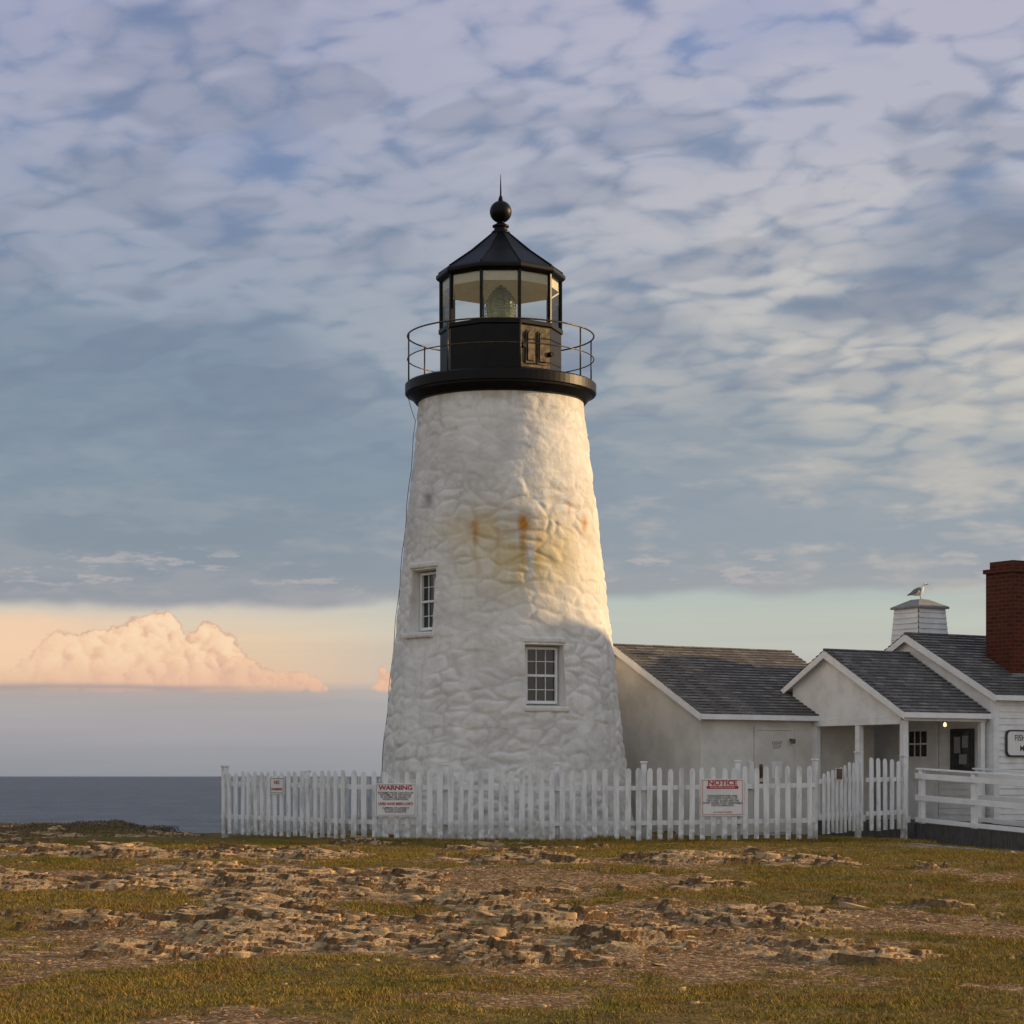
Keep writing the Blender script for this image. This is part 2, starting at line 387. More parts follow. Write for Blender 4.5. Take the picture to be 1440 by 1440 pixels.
for i in range(10):
    a=ph+rad(36*i);n=Vector((math.sin(a),-math.cos(a),0))
    g.tube([Vector((LX,CY,10.70))+n*1.13,Vector((LX,CY,11.07))+n*.60,Vector((LX,CY,11.43))+n*.16],.013,6)
g.mk('lantern_roof','black',LH)
g=MB();g.lathe([(1.06,10.36),(1.055,10.53),(.98,10.60),(.6,10.72),(.0,10.80)],10,LX,CY,ph);g.mk('lantern_ceiling','cream',LH)
g=MB();prof=[(.15,11.42),(.17,11.45),(.13,11.48),(.11,11.52),(.15,11.54),(.15,11.57),(.09,11.60),(.07,11.62)]
for q in range(1,14):
    a=-math.pi/2+math.pi*q/14;prof.append((.20*math.cos(a),11.82+.20*math.sin(a)))
prof+=[(.05,12.02),(.035,12.08),(.016,12.12),(.012,12.3),(.004,12.5)]
g.lathe(prof,32,LX,CY);g.mk('ventilator_ball','black',LH,smooth=True)
g=MB();prof=[]
for q in range(0,15):
    u_=q/14;z=9.70+.76*u_
    r=.28*math.sin(math.pi*(.22+.78*u_)**1.15)**.6 if u_<.999 else .02
    prof+=[(max(.02,r-.035),z),(max(.03,r),z+.027)]
g.lathe(prof,24,LX,CY);g.mk('fresnel_lens','lens',LH)
g=MB()
for i in range(6):
    a=rad(60*i+15);pts=[]
    for q in range(0,19,3):
        u_=q/18;z=9.70+.76*u_;r=(.28*math.sin(math.pi*(.22+.78*u_)**1.15)**.6 if u_<.999 else .02)+.012
        pts.append((LX+r*math.sin(a),CY-r*math.cos(a),z))
    g.tube(pts,.011,6)
g.lathe([(.30,9.66),(.30,9.71),(.02,9.71)],24,LX,CY);g.lathe([(.06,9.6),(.06,9.7)],12,LX,CY)
g.lathe([(.03,10.44),(.05,10.47),(.0,10.5)],12,LX,CY)
g.mk('lens_frame','brass',LH,smooth=False)
g=MB();g.lathe([(.0,9.8),(.05,9.82),(.06,9.95),(.04,10.1),(.0,10.14)],12,LX,CY);g.mk('lamp_bulb','signblack',LH,smooth=True)
pts=[];a=rad(-84)
pts.append((LX+1.70*math.sin(a),CY-1.7*math.cos(a),8.50));pts.append((LX+1.62*math.sin(a),CY-1.62*math.cos(a),8.2))
for q in range(0,26):
    z=8.0-q*.3;r=RT(z)+.018+.012*math.sin(q*1.7);aa=a+.01*math.sin(q*.9);pts.append((ax(z)+r*math.sin(aa),CY-r*math.cos(aa),z))
g=MB();g.tube(pts,.006,6);g.mk('lightning_conductor_cable','rail',LH)

# ------------------------------------------------------------ HOUSE
H=empty('keepers_house')
r_=rad(32);U=Vector((math.cos(r_),math.sin(r_),0));W=Vector((-math.sin(r_),math.cos(r_),0));O=Vector((3.38,39.5,0))
def F(t,s,z): return O+U*t+W*s+Vector((0,0,z))
def fbox(mb,t0,t1,s0,s1,z0,z1): mb.box(F(t0,s0,z0),U*(t1-t0),W*(s1-s0),Vector((0,0,z1-z0)))
def body(name,t0,t1,s0,s1,ze,sr,zr,mat,ze1=None,z0=.2):
    g=MB();ze1=ze if ze1 is None else ze1
    g.prism([F(t0,s0,z0),F(t0,s0,ze),F(t0,sr,zr),F(t0,s1,ze1),F(t0,s1,z0)],U*(t1-t0));return g.mk(name,mat,H)
def roof(name,t0,t1,s0,sr,s1,ze,zr,ze1,ov=.14,th=.07,rake=.11):
    g=MB()
    n0=max(3,int(math.hypot(sr-s0,zr-ze)/.125));n1=max(3,int(math.hypot(sr-s1,zr-ze1)/.125))
    g.courses(F(t0,s0,ze),F(t1,s0,ze),F(t1,sr,zr),F(t0,sr,zr),n0,.022)
    g.courses(F(t1,s1,ze1),F(t0,s1,ze1),F(t0,sr,zr),F(t1,sr,zr),n1,.022)
    g.mk(name+'_shingles','shingle',H,uv=True)
    g=MB()
    g.tube([F(t0,sr,zr+.012),F(t1,sr,zr+.012)],.03,6);g.mk(name+'_ridge','shingle',H,uv=True)
    g=MB()
    e=.003
    g.prism([F(t0+.01,s0+.01,ze-e),F(t0+.01,sr,zr-e),F(t0+.01,s1-.01,ze1-e),F(t0+.01,s1-.01,ze1-th),F(t0+.01,sr,zr-th),F(t0+.01,s0+.01,ze-th)],U*(t1-t0-.02))
    for tt,dd in ((t0-.012,.02),(t1-.008,.02)):
        for sa,za in ((s0,ze),(s1,ze1)):
            g.prism([F(tt,sa,za-.015),F(tt,sr,zr-.015),F(tt,sr,zr-.015-rake*1.15),F(tt,sa,za-.015-rake)],U*dd)
    for sa,za,sg in ((s0,ze,-1),(s1,ze1,1)):
        fbox(g,t0,t1,sa,sa+sg*.025,za-.10,za-.01)
    g.mk(name+'_trim','railpaint',H)
body('passage_walls',0.02,4.1,0.02,5.2,2.72,2.6,3.96,'stucco')
roof('passage_roof',-.10,4.2,-.14,2.6,5.35,2.70,4.05,2.70)
sr=-.42;k=.545
zr=3.89
g=MB();zz=lambda s:zr-abs(s-sr)*k-.05
g.prism([F(2.62,-2.42,2.62),F(2.62,-2.42,zz(-2.42)),F(2.62,sr,zz(sr)),F(2.62,.62,zz(.62)),F(2.62,.62,2.62)],U*.06);g.mk('porch_gable_wall','paint',H)
roof('porch_roof',2.50,4.58,-2.58,sr,.80,zr-2.16*k,zr,zr-1.22*k)
PF=.76
g=MB();fbox(g,2.64,4.56,-2.50,-2.40,2.56,2.70);fbox(g,2.60,2.70,-2.39,.0,2.50,2.617)
for s in (-2.47,-1.28,-.08):
    fbox(g,2.60,2.71,s,s+.11,PF,2.56 if s==-2.47 else 2.498)
    fbox(g,2.575,2.735,s-.025,s+.135,PF+.001,PF+.12)
fbox(g,4.42,4.52,-2.5,-2.41,PF,2.56)
g.mk('porch_posts','paint',H,bevel=.006)
g=MB();fbox(g,2.72,4.6,-2.39,-.02,2.63,2.66);g.mk('porch_ceiling','paint',H)
g=MB();fbox(g,2.5,4.6,-2.6,-.02,.30,PF);g.mk('porch_floor','wood',H)
sr=-.385;zr=4.26
body('museum_walls',4.62,9.3,-2.62,1.85,3.02,sr,4.18,'paint')
g=MB();g.courses(F(4.7,-2.63,.55),F(9.3,-2.63,.55),F(9.3,-2.63,2.98),F(4.7,-2.63,2.98),21,.02)
g.courses(F(4.60,0,PF),F(4.60,-2.56,PF),F(4.60,-2.56,2.62),F(4.60,0,2.62),16,.016)
g.mk('museum_clapboards','paint',H)
g=MB();fbox(g,4.575,4.70,-2.665,-2.56,.5,2.99);fbox(g,4.70,9.3,-2.66,-2.62,.42,.56);g.mk('museum_corner_boards','paint',H)
roof('museum_roof',4.50,9.35,-2.78,sr,2.0,zr-2.395*.507,zr,zr-2.385*.507)
g=MB()
T=4.575
fbox(g,T-.03,T,-1.22,-1.13,PF,2.62);fbox(g,T-.03,T,-.24,-.15,PF,2.62);fbox(g,T-.03,T,-1.13,-.24,2.58,2.62);g.mk('door_casing','paint',H)
g=MB();fbox(g,T-.012,T,-1.13,-.24,PF+.01,2.58)
for (a,b,c,d) in ((-1.05,-.72,.88,1.45),(-.65,-.32,.88,1.45),):
    fbox(g,T-.022,T-.0125,a,b,c,d)
g.mk('porch_door','paint',H,bevel=.004)
g=MB();fbox(g,T-.016,T-.0125,-.92,-.45,1.95,2.42);g.mk('door_window','dglass',H)
g=MB()
for s in (-.765,-.605): fbox(g,T-.026,T-.017,s-.012,s+.012,1.95,2.42)
fbox(g,T-.025,T-.0168,-.92,-.45,2.17,2.20);g.mk('door_muntins','paint',H)
g=MB();g.tube([F(T-.06,-1.06,1.6),F(T,-1.06,1.6)],.03,10);g.mk('door_knob','brass',H)
g=MB();fbox(g,T-.07,T,-2.17,-1.60,1.68,2.45);g.mk('display_case_frame','signblack',H,bevel=.01)
g=MB();fbox(g,T-.075,T-.071,-2.12,-1.65,1.73,2.40);g.mk('display_case_glass','dglass',H)
g=MB()
for (a,b,c,d) in ((-2.08,-1.93,2.1,2.32),(-1.88,-1.72,2.0,2.3),(-2.05,-1.85,1.8,1.98)): fbox(g,T-.079,T-.0755,a,b,c,d)
g.mk('display_case_papers','signgrey',H)
g=MB();g.lathe([(.0,2.48),(.025,2.49),(.032,2.51),(.025,2.55),(.0,2.57)],14,*F(4.2,-1.8,0)[:2]);g.mk('porch_lamp_globe','glow',H,smooth=True)
g=MB();g.lathe([(.0,2.63),(.07,2.63),(.07,2.60),(.04,2.57)],14,*F(4.2,-1.8,0)[:2]);g.mk('porch_lamp_base','black',H)
g=MB()
fbox(g,1.22,1.28,-.02,.02,.55,2.48);fbox(g,2.06,2.12,-.02,.02,.55,2.48);fbox(g,1.28,2.06,-.02,.02,2.42,2.48);fbox(g,1.28,2.06,-.006,.02,.55,2.42)
g.mk('passage_door','stucco',H,bevel=.004)
g=MB();g.tube([F(1.36,-.05,1.75),F(1.36,-.05,1.58)],.016,8);fbox(g,1.33,1.39,-.03,-.008,1.55,1.80);g.tube([F(1.36,-.05,1.45),F(1.36,-.0,1.45)],.03,8)
g.tube([F(2.05,-.10,2.26),F(2.05,-.10,2.18)],.04,8);fbox(g,2.02,2.08,-.10,-.021,2.24,2.27);g.mk('door_hardware','brown',H)
g=MB();fbox(g,1.08,1.18,-.05,.015,1.35,1.85);fbox(g,1.62,1.86,-.012,-.007,1.55,1.85);g.mk('utility_box','paint',H,bevel=.004)
# main dwelling (beyond the frame, casts the evening shadow)
body('dwelling_walls',9.37,19,-7.4,1.4,4.2,-4.5,7.4,'paint')
roof('dwelling_roof',9.15,19.3,-7.7,-4.5,1.7,4.05,7.6,4.1)
g=MB();gg=MB()
for (s,z) in ((-5.8,2.1),(-4.4,5.0)):
    fbox(g,9.30,9.36,s-.5,s+.5,z-.75,z+.75);fbox(gg,9.285,9.297,s-.40,s+.40,z-.65,z+.65)
for t in (11,13.5,16):
    fbox(g,t-.5,t+.5,-7.47,-7.41,1.35,2.95);fbox(gg,t-.4,t+.4,-7.485,-7.473,1.45,2.85)
g.mk('dwelling_window_frames','paint',H);gg.mk('dwelling_window_glass','dglass',H)
g=MB();fbox(g,5.75,6.55,-1.95,-1.25,3.1,5.38);g.mk('brick_chimney','brick',H,uv=True)
g=MB();fbox(g,5.71,6.59,-1.99,-1.21,5.38,5.46);fbox(g,5.80,6.50,-1.90,-1.30,5.461,5.60);g.mk('chimney_cap','brick',H,uv=True)
g=MB();fbox(g,5.70,6.60,-2.03,-1.2,3.36,3.49);g.mk('chimney_flashing','gravelgrey',H)
g=MB();t0,s0=5.62,.42;b,tp=.43,.34;zb,zt=3.6,4.84
def q4(h,z): return [F(t0-h,s0-h,z),F(t0+h,s0-h,z),F(t0+h,s0+h,z),F(t0-h,s0+h,z)]
A=q4(b,zb);B=q4(tp,zt)
for i in range(4): g.courses(A[i],A[(i+1)%4],B[(i+1)%4],B[i],12,.018)
g.mk('cupola_shingled_walls','paint',H)
g=MB();A=q4(tp+.06,zt-.02);A2=q4(tp+.06,zt+.02);B=q4(.12,zt+.17);g.V+=A+A2+B
g.F+=[(3,2,1,0),(8,9,10,11)]
for i in range(4):
    j=(i+1)%4;g.F+=[(i,j,4+j,4+i),(4+i,4+j,8+j,8+i)]
g.mk('cupola_cap','gravelgrey',H)
CUPT=F(t0,s0,zt+.17)

# ------------------------------------------------------------ SEAGULL
def loft(rings,n=16):
    V=[];Fc=[]
    for (x,z,rw,rh,dz) in rings:
        for j in range(n):
            a=2*math.pi*j/n;V.append((x,rw*math.cos(a),z+rh*math.sin(a)))
    for i in range(len(rings)-1):
        for j in range(n):
            Fc.append((i*n+j,i*n+(j+1)%n,(i+1)*n+(j+1)%n,(i+1)*n+j))
    Fc.append(tuple(range(n))[::-1]);Fc.append(tuple((len(rings)-1)*n+j for j in range(n)))
    return V,Fc
SG=empty('seagull')
feat,N,bs=newmat('gull_white',.7);N.put(bs.inputs['Base Color'],N.mix(N.noise(coords(N),20,3),(.75,.74,.72),(.85,.84,.82)))
greyw=simple('gull_grey',(.20,.21,.23),(.15,.16,.17),20,.7);yel=simple('gull_beak',(.6,.38,.05),(.5,.3,.05),20,.5);pink=simple('gull_leg',(.45,.3,.22),(.4,.25,.2),20,.6)
V,Fc=loft([(-.17,.105,.022,.008,0),(-.13,.112,.034,.020,0),(-.09,.122,.05,.042,0),(-.03,.132,.068,.062,0),(.03,.145,.072,.07,0),(.07,.165,.06,.064,0),(.095,.19,.040,.048,0),(.108,.215,.031,.036,0),(.118,.235,.030,.033,0),(.132,.245,.031,.031,0),(.15,.245,.026,.024,0),(.165,.24,.013,.013,0)])
parts=[mk('body',V,Fc,feat,None,smooth=True)]
for sy in (-1,1):
    V,Fc=loft([(-.215,.112,.004,.004,0),(-.15,.124,.012,.018,0),(-.08,.142,.014,.042,0),(0,.158,.016,.048,0),(.05,.165,.014,.038,0),(.075,.17,.004,.01,0)],10)
    V=[(x,y+sy*(.056 if x>-.1 else .034),z) for x,y,z in V];parts.append(mk('wing',V,Fc,greyw,None,smooth=True))
    g=MB();g.tube([(.015,sy*.025,.10),(.02,sy*.025,.0)],.006,6);g.box((.01,sy*.025-.015,0),(.05,0,0),(0,.03,0),(0,0,.006));parts.append(g.mk('leg',pink))
    g=MB();g.tube([(.152,sy*.018,.252),(.152,sy*.028,.252)],.005,8);parts.append(g.mk('eye','signblack'))
V,Fc=loft([(.16,.24,.010,.011,0),(.19,.236,.007,.008,0),(.212,.228,.002,.003,0)],8);parts.append(mk('beak',V,Fc,yel,None,smooth=True))
V,Fc=loft([(-.24,.100,.016,.003,0),(-.20,.104,.022,.005,0),(-.15,.11,.02,.010,0)],8);parts.append(mk('tail_tip',V,Fc,M['signblack'],None,smooth=True))
for p in parts: p.parent=SG
SG.location=CUPT+Vector((.0,0,0));SG.rotation_euler=(0,rad(-8),rad(-20));SG.scale=(1.0,1.15,1.15)

# ------------------------------------------------------------ GROUND height
def gbase(x,y):
    z=.5*ss(16,36,y)
    z=z+.12*(fbm(x*.15,y*.15,None,3,3)-.5)*ss(8,14,y)*(1-ss(33,36,y))
    z=z+.05*(fbm(x*.6,y*.6,None,3,8)-.5)
    z=z-.14*ss(6,8.5,x)*ss(32,35,y)*(1-ss(37.5,40,y))
    z=z+ss(-6.3,-7.4,x)*.14*np.exp(-((y-41.6)/1.0)**2)*(.5+fbm(x*1.2,y*.5,None,3,15))
    edge=41.6+8*ss(-6,2,x)
    z=z-14.8*ss(0,16,y-edge)
    return z
def rockmask(x,y):
    m=0
    for (cx,cy,sx,sy,a) in ((-.6,20.3,2.8,1.4,1.),(-2.6,22.0,2.4,1.6,.95),(1.7,22.5,2.1,1.7,.95),(-3.4,27,3.0,1.8,.95),(.9,30.6,3.0,1.2,1.),(-.3,33.8,1.1,.5,.8),(4.6,26.5,1.0,.9,.4),(-7.,27.,1.5,1.4,.6),(3.0,20.0,1.0,.8,.55),(-5.6,31.5,2.2,.8,.8),(-.6,25.5,2.4,1.7,.85),(6.2,30,1.4,.7,.4)):
        m=np.maximum(m,a*np.exp(-(((x-cx)/sx)**2+((y-cy)/sy)**2)))
    return m
def masks(x,y):
    rm=rockmask(x,y)
    n=fbm(x*.75,y*1.0,None,6,40,.52)
    near=1-ss(18.5,17,y)*.9
    off=(1-ss(3.5,5,x)*ss(31.5,33,y))
    rk=(rm*.50+1.30*(n-.5))*off*near-(1-off)
    n2=fbm(x*.5+3,y*.36,None,4,60)
    dirt=np.clip(rm*1.0+.55*ss(.50,.62,n2)+.8*(fbm(x*1.3,y*.9,None,5,71)-.5),0,1)*(1-ss(33.5,35.8,y))
    grass=np.clip(1-ss(.36,.60,dirt+.8*(fbm(x*2.8,y*2.0,None,4,90)-.5)),0,1)
    path=ss(.0,.5,1-np.abs((y-35.2)-.05*(x-9))/1.5)*ss(5.3,7.,x)
    grass=grass*(1-.9*path)
    return rk,grass,dirt,path
def gheight(x,y):
    z=gbase(x,y)
    rk,grass,dirt,path=masks(x,y)
    # bedrock: thin flat slabs, outlines broken along joints, stepped beds dipping toward the sun
    ca,sa=math.cos(.35),math.sin(.35)
    wx=(fbm(x*1.4,y*1.4,None,5,100)-.5)*.55;wy=(fbm(x*1.4+7,y*1.4,None,5,104)-.5)*.55
    Xr=(x*ca+y*sa)+wx;Yr=(-x*sa+y*ca)+wy
    fa,fb,i1,i2,dx,dy=vor2(Xr*1.1,Yr*2.4,200)
    fa3,fb3,j1,j2,ex,ey=vor2(Xr*3.0,Yr*6.0,230)
    rq=rk+.20*(i1-.5)+.13*(j1-.5)
    hz=np.zeros_like(x)
    for (lv,hh) in ((.27,.028),(.36,.028),(.45,.03),(.55,.03)):
        hz=hz+hh*ss(lv-.004,lv+.004,rq)
    rock=ss(.262,.275,rq)
    crack=(1-ss(.02,.06,fb-fa))
    tilt=(-.050*dx*(.3+i2)+.02*dy)+(-.018*ex)
    hz=hz+rock*(tilt+.03*(i2-.5)+.012*(j2-.5))-rock*crack*.045
    hz=np.where(rock>.5,np.maximum(hz,.008),hz)
    z=z+hz+.034*(fbm(x*5,y*5,None,4,300)-.5)*(1-rock)+rock*.008*(fbm(x*8,y*10,None,3,310)-.5)
    return z,rock*(1-.7*crack),grass*(1-rock),dirt,path
xd=np.arange(-10.5,10.5,.032);yd=np.arange(12.,42.5,.052)
def outer(start,step,lim,g=1.18):
    r=[];p=start
    while p<lim: step*=g;p+=step;r.append(p)
    return r
xr=outer(10.5,.05,2500);xl=[-v for v in outer(10.5,.05,2500)][::-1]
yr=outer(42.5,.1,75,1.1)+[90,200];yl=[12-(v-12) for v in outer(12,.08,2500)][::-1]
xs=np.array(xl+list(xd)+xr);ys=np.array(yl+list(yd)+yr)
GX,GY=np.meshgrid(xs,ys,indexing='xy')
GZ,rock,grass,dirt,path=gheight(GX,GY)
co=np.stack([GX,GY,GZ],-1).reshape(-1,3);nx=len(xs);ny=len(ys)
idx=np.arange(nx*ny).reshape(ny,nx)
quads=np.stack([idx[:-1,:-1],idx[:-1,1:],idx[1:,1:],idx[1:,:-1]],-1).reshape(-1,4)
mt,N,bs=newmat('ground_rock_grass_dirt',.95,0,.12);v=coords(N)
def attr(n):
    a=N.n('ShaderNodeAttribute');a.attribute_name=n;return a.outputs['Fac']
nf=N.noise(v,16,4,.7);nm=N.noise(v,2.2,4,.6)
vo=N.n('ShaderNodeTexVoronoi');N.put(vo.inputs['Vector'],v);vo.inputs['Scale'].default_value=30
peb=N.sep(vo.outputs['Color'])[0]
dc=N.mix(N.sstep(.35,.65,nm),(.20,.105,.042),(.33,.20,.088))
dc=N.mix(N.sstep(.4,.7,nf),dc,(.13,.07,.03))
dc=N.mix(N.m('MULTIPLY',N.sstep(.80,.9,peb),.8),dc,(.58,.42,.26))
dc=N.mix(N.m('MULTIPLY',N.sstep(.25,.12,peb),.6),dc,(.05,.027,.012))
nr=N.noise(v,6,4,.75)
rc=N.mix(N.sstep(.40,.62,nm),(.60,.40,.20),(.42,.275,.14))
rc=N.mix(N.sstep(.48,.66,nr),rc,(.19,.12,.06))
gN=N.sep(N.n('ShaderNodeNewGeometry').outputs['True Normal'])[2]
rc=N.mix(N.sstep(.93,.70,gN),rc,(.13,.075,.035))  # steep rock faces darkened: crevice shade and weathering put into the colour
gc=N.mix(N.sstep(.35,.65,nm),(.15,.11,.026),(.24,.155,.042))
gc=N.mix(N.sstep(.45,.65,nf),gc,(.08,.052,.02))
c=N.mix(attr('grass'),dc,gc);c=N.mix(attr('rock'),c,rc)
pc=N.mix(N.sstep(.3,.7,peb),(.10,.09,.085),(.30,.28,.26));c=N.mix(attr('path'),c,pc)
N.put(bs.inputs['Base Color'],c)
bump(N,bs,N.m('SUBTRACT',nf,N.m('MULTIPLY',vo.outputs['Distance'],.35)),.9,.035)
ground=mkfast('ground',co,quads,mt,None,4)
for nm_,arr in (('rock',rock),('grass',grass),('path',path)):
    at=ground.data.attributes.new(nm_,'FLOAT','POINT');at.data.foreach_set('value',arr.astype(np.float32).ravel())

# ------------------------------------------------------------ GRASS blades
NTF=110000
tx=rng.uniform(-10.5,11,NTF*3);ty=12.5+24.5*rng.random(NTF*3)**.9
_,rk0,gr,_,pt=gheight(tx,ty)
keep=rng.random(len(tx))<(gr*.95+.05)*(1-pt)*(1-.96*rk0)*(.3+.7*ss(.35,.55,fbm(tx*1.5,ty*1.1,None,3,400)))
tx=tx[keep][:NTF];ty=ty[keep][:NTF]
ex=rng.uniform(-2.8,7,3000);ey=36.45+rng.normal(0,.12,3000);tx=np.concatenate([tx,ex]);ty=np.concatenate([ty,ey])
tz=gheight(tx,ty)[0]
B=7;n=len(tx)
bx=np.repeat(tx,B)+rng.normal(0,.035,n*B);by=np.repeat(ty,B)+rng.normal(0,.035,n*B);bz=np.repeat(tz,B)-.01
ht=rng.uniform(.012,.042,n*B)*np.repeat(.35+1.3*fbm(tx*1.8,ty*1.8,None,3,410),B);ht[-3000*B:]*=2.2
an=rng.uniform(0,2*np.pi,n*B);wd=rng.uniform(.004,.009,n*B)
ln=rng.uniform(.2,1.4,n*B)*ht;la=rng.uniform(0,2*np.pi,n*B)
p0=np.stack([bx-wd*np.cos(an),by-wd*np.sin(an),bz],-1);p1=np.stack([bx+wd*np.cos(an),by+wd*np.sin(an),bz],-1)
p2=np.stack([bx+ln*np.cos(la),by+ln*np.sin(la),bz+ht],-1)
co=np.stack([p0,p1,p2],1).reshape(-1,3);tris=np.arange(len(co)).reshape(-1,3)
mt,N,bs=newmat('grass_blades',.8,0,.15);v=coords(N)
gi=N.n('ShaderNodeNewGeometry').outputs['Random Per Island']
c=N.ramp(gi,[(0,(.13,.105,.016)),(.35,(.25,.18,.026)),(.65,(.34,.225,.040)),(1,(.44,.29,.08))])
c=N.mix(N.m('MULTIPLY',N.sstep(.46,.64,N.noise(v,1.1,4)),.7),c,(.15,.155,.024))
c=N.mix(N.m('MULTIPLY',N.sstep(.46,.64,N.noise(N.mapping(v,loc=(5,3,0)),1.7,4)),.7),c,(.28,.15,.05))
N.put(bs.inputs['Base Color'],c)
mkfast('grass',co,tris,mt,None,3)

# ------------------------------------------------------------ loose rocks and thin slabs
bm=bmesh.new();bmesh.ops.create_icosphere(bm,subdivisions=1,radius=1);bm.verts.ensure_lookup_table()
iv=np.array([v.co[:] for v in bm.verts]);itf=np.array([[v.index for v in f.verts] for f in bm.faces]);bm.free()
NR=2200;rx=rng.uniform(-9,9,NR*6);ry=rng.uniform(13,34,NR*6);di=masks(rx,ry)[2]
kp=rng.random(NR*6)<np.clip(di-.2,0.01,1);rx=rx[kp][:NR];ry=ry[kp][:NR];rz=gheight(rx,ry)[0]
AC=[];AF=[];off=0
for i in range(len(rx)):
    s=.008+.032*rng.random()**4;v=iv.copy()
    v=np.sign(v)*np.abs(v)**.6
    v*=1+.5*(rng.random((len(v),1))-.5)
    v*=np.array([s*rng.uniform(.9,1.9),s*rng.uniform(.6,1.2),s*rng.uniform(.25,.5)])
    a=rng.uniform(0,6.28);ca,sa=math.cos(a),math.sin(a);tl=rng.uniform(-.3,.3)
    v=v@np.array([[ca,sa,0],[-sa,ca,0],[0,0,1]]);v[:,2]+=v[:,0]*tl
    v+=np.array([rx[i],ry[i],rz[i]+s*.12]);AF.append(itf+off);AC.append(v);off+=len(v)
NS=200;sx=rng.uniform(-8,7,NS*30);sy=rng.uniform(17,35,NS*30);rk=masks(sx,sy)[0]
kp=rng.random(NS*30)<np.clip((rk-.10)*1.6,0,1);sx=sx[kp][:NS];sy=sy[kp][:NS];sz=gheight(sx,sy)[0]
for i in range(len(sx)):
    n=rng.integers(5,8);an=np.sort((np.arange(n)+rng.uniform(-.4,.4,n))*2*np.pi/n);s=.04+.20*rng.random()**2.4
    el_=rng.uniform(.4,.7);r=s*rng.uniform(.6,1.3,n);x=r*np.cos(an);y=r*np.sin(an)*el_;th=rng.uniform(.012,.032)*(.6+s*2)
    ra_=rng.uniform(-.5,.5);ca,sa=math.cos(ra_),math.sin(ra_)
    tlx=rng.uniform(-.22,.06);tly=rng.uniform(-.05,.15)
    top=np.stack([x*.95,y*.95,th+x*tlx+y*tly],-1);mid=np.stack([x,y,th*.72+x*tlx+y*tly],-1);bot=np.stack([x*1.02,y*1.02,-.06+x*tlx],-1)
    cen=np.array([[0,0,th+.002]])
    v=np.concatenate([cen,top,mid,bot]);v[1:,:2]+=rng.normal(0,.004,(len(v)-1,2));v[1:1+n,2]+=rng.normal(0,.004,n)
    v=np.stack([v[:,0]*ca-v[:,1]*sa,v[:,0]*sa+v[:,1]*ca,v[:,2]],-1)+np.array([sx[i],sy[i],sz[i]])
    f=[]
    for j in range(n):
        k=(j+1)%n
        f+=[(0,1+j,1+k),(1+j,1+n+j,1+n+k),(1+j,1+n+k,1+k),(1+n+j,1+2*n+j,1+2*n+k),(1+n+j,1+2*n+k,1+n+k)]
    AF.append(np.array(f)+off);AC.append(v);off+=len(v)
mt,N,bs=newmat('loose_rock',.9,0,.15);v=coords(N);nr=N.noise(v,6,4,.75)
c=N.mix(N.sstep(.40,.62,N.noise(v,2.2,4)),(.58,.385,.19),(.40,.265,.135));c=N.mix(N.sstep(.48,.66,nr),c,(.19,.12,.06))
N.put(bs.inputs['Base Color'],c);bump(N,bs,N.noise(v,20,3,.6),.6,.02)
mkfast('loose_rocks',np.concatenate(AC),np.concatenate(AF),mt,None,3)

# ------------------------------------------------------------ low shrubs at the bluff edge
n=9000;sx=rng.uniform(-13,-6.6,n);sx[:700]=rng.normal(-6.55,.12,700);sy=41.4+rng.normal(0,.5,n)
sz=gbase(sx,sy)+.01+rng.random(n)*.06*(.3+1.1*fbm(sx*1.6,sy,None,3,500));sz[:700]+=rng.random(700)*.07
sc=rng.uniform(.010,.022,n);d1=rng.normal(0,1,(n,3));d1/=np.linalg.norm(d1,axis=1)[:,None];d2=rng.normal(0,1,(n,3));d2/=np.linalg.norm(d2,axis=1)[:,None]
p=np.stack([sx,sy,sz],-1);co=np.stack([p-d1*sc[:,None],p+d2*sc[:,None],p+d1*sc[:,None],p-d2*sc[:,None]],1).reshape(-1,3)
shm=simple('shrub_leaves',(.12,.09,.05),(.16,.12,.07),3,.8)
mkfast('low_shrubs',co,np.arange(len(co)).reshape(-1,4),shm,None,4)

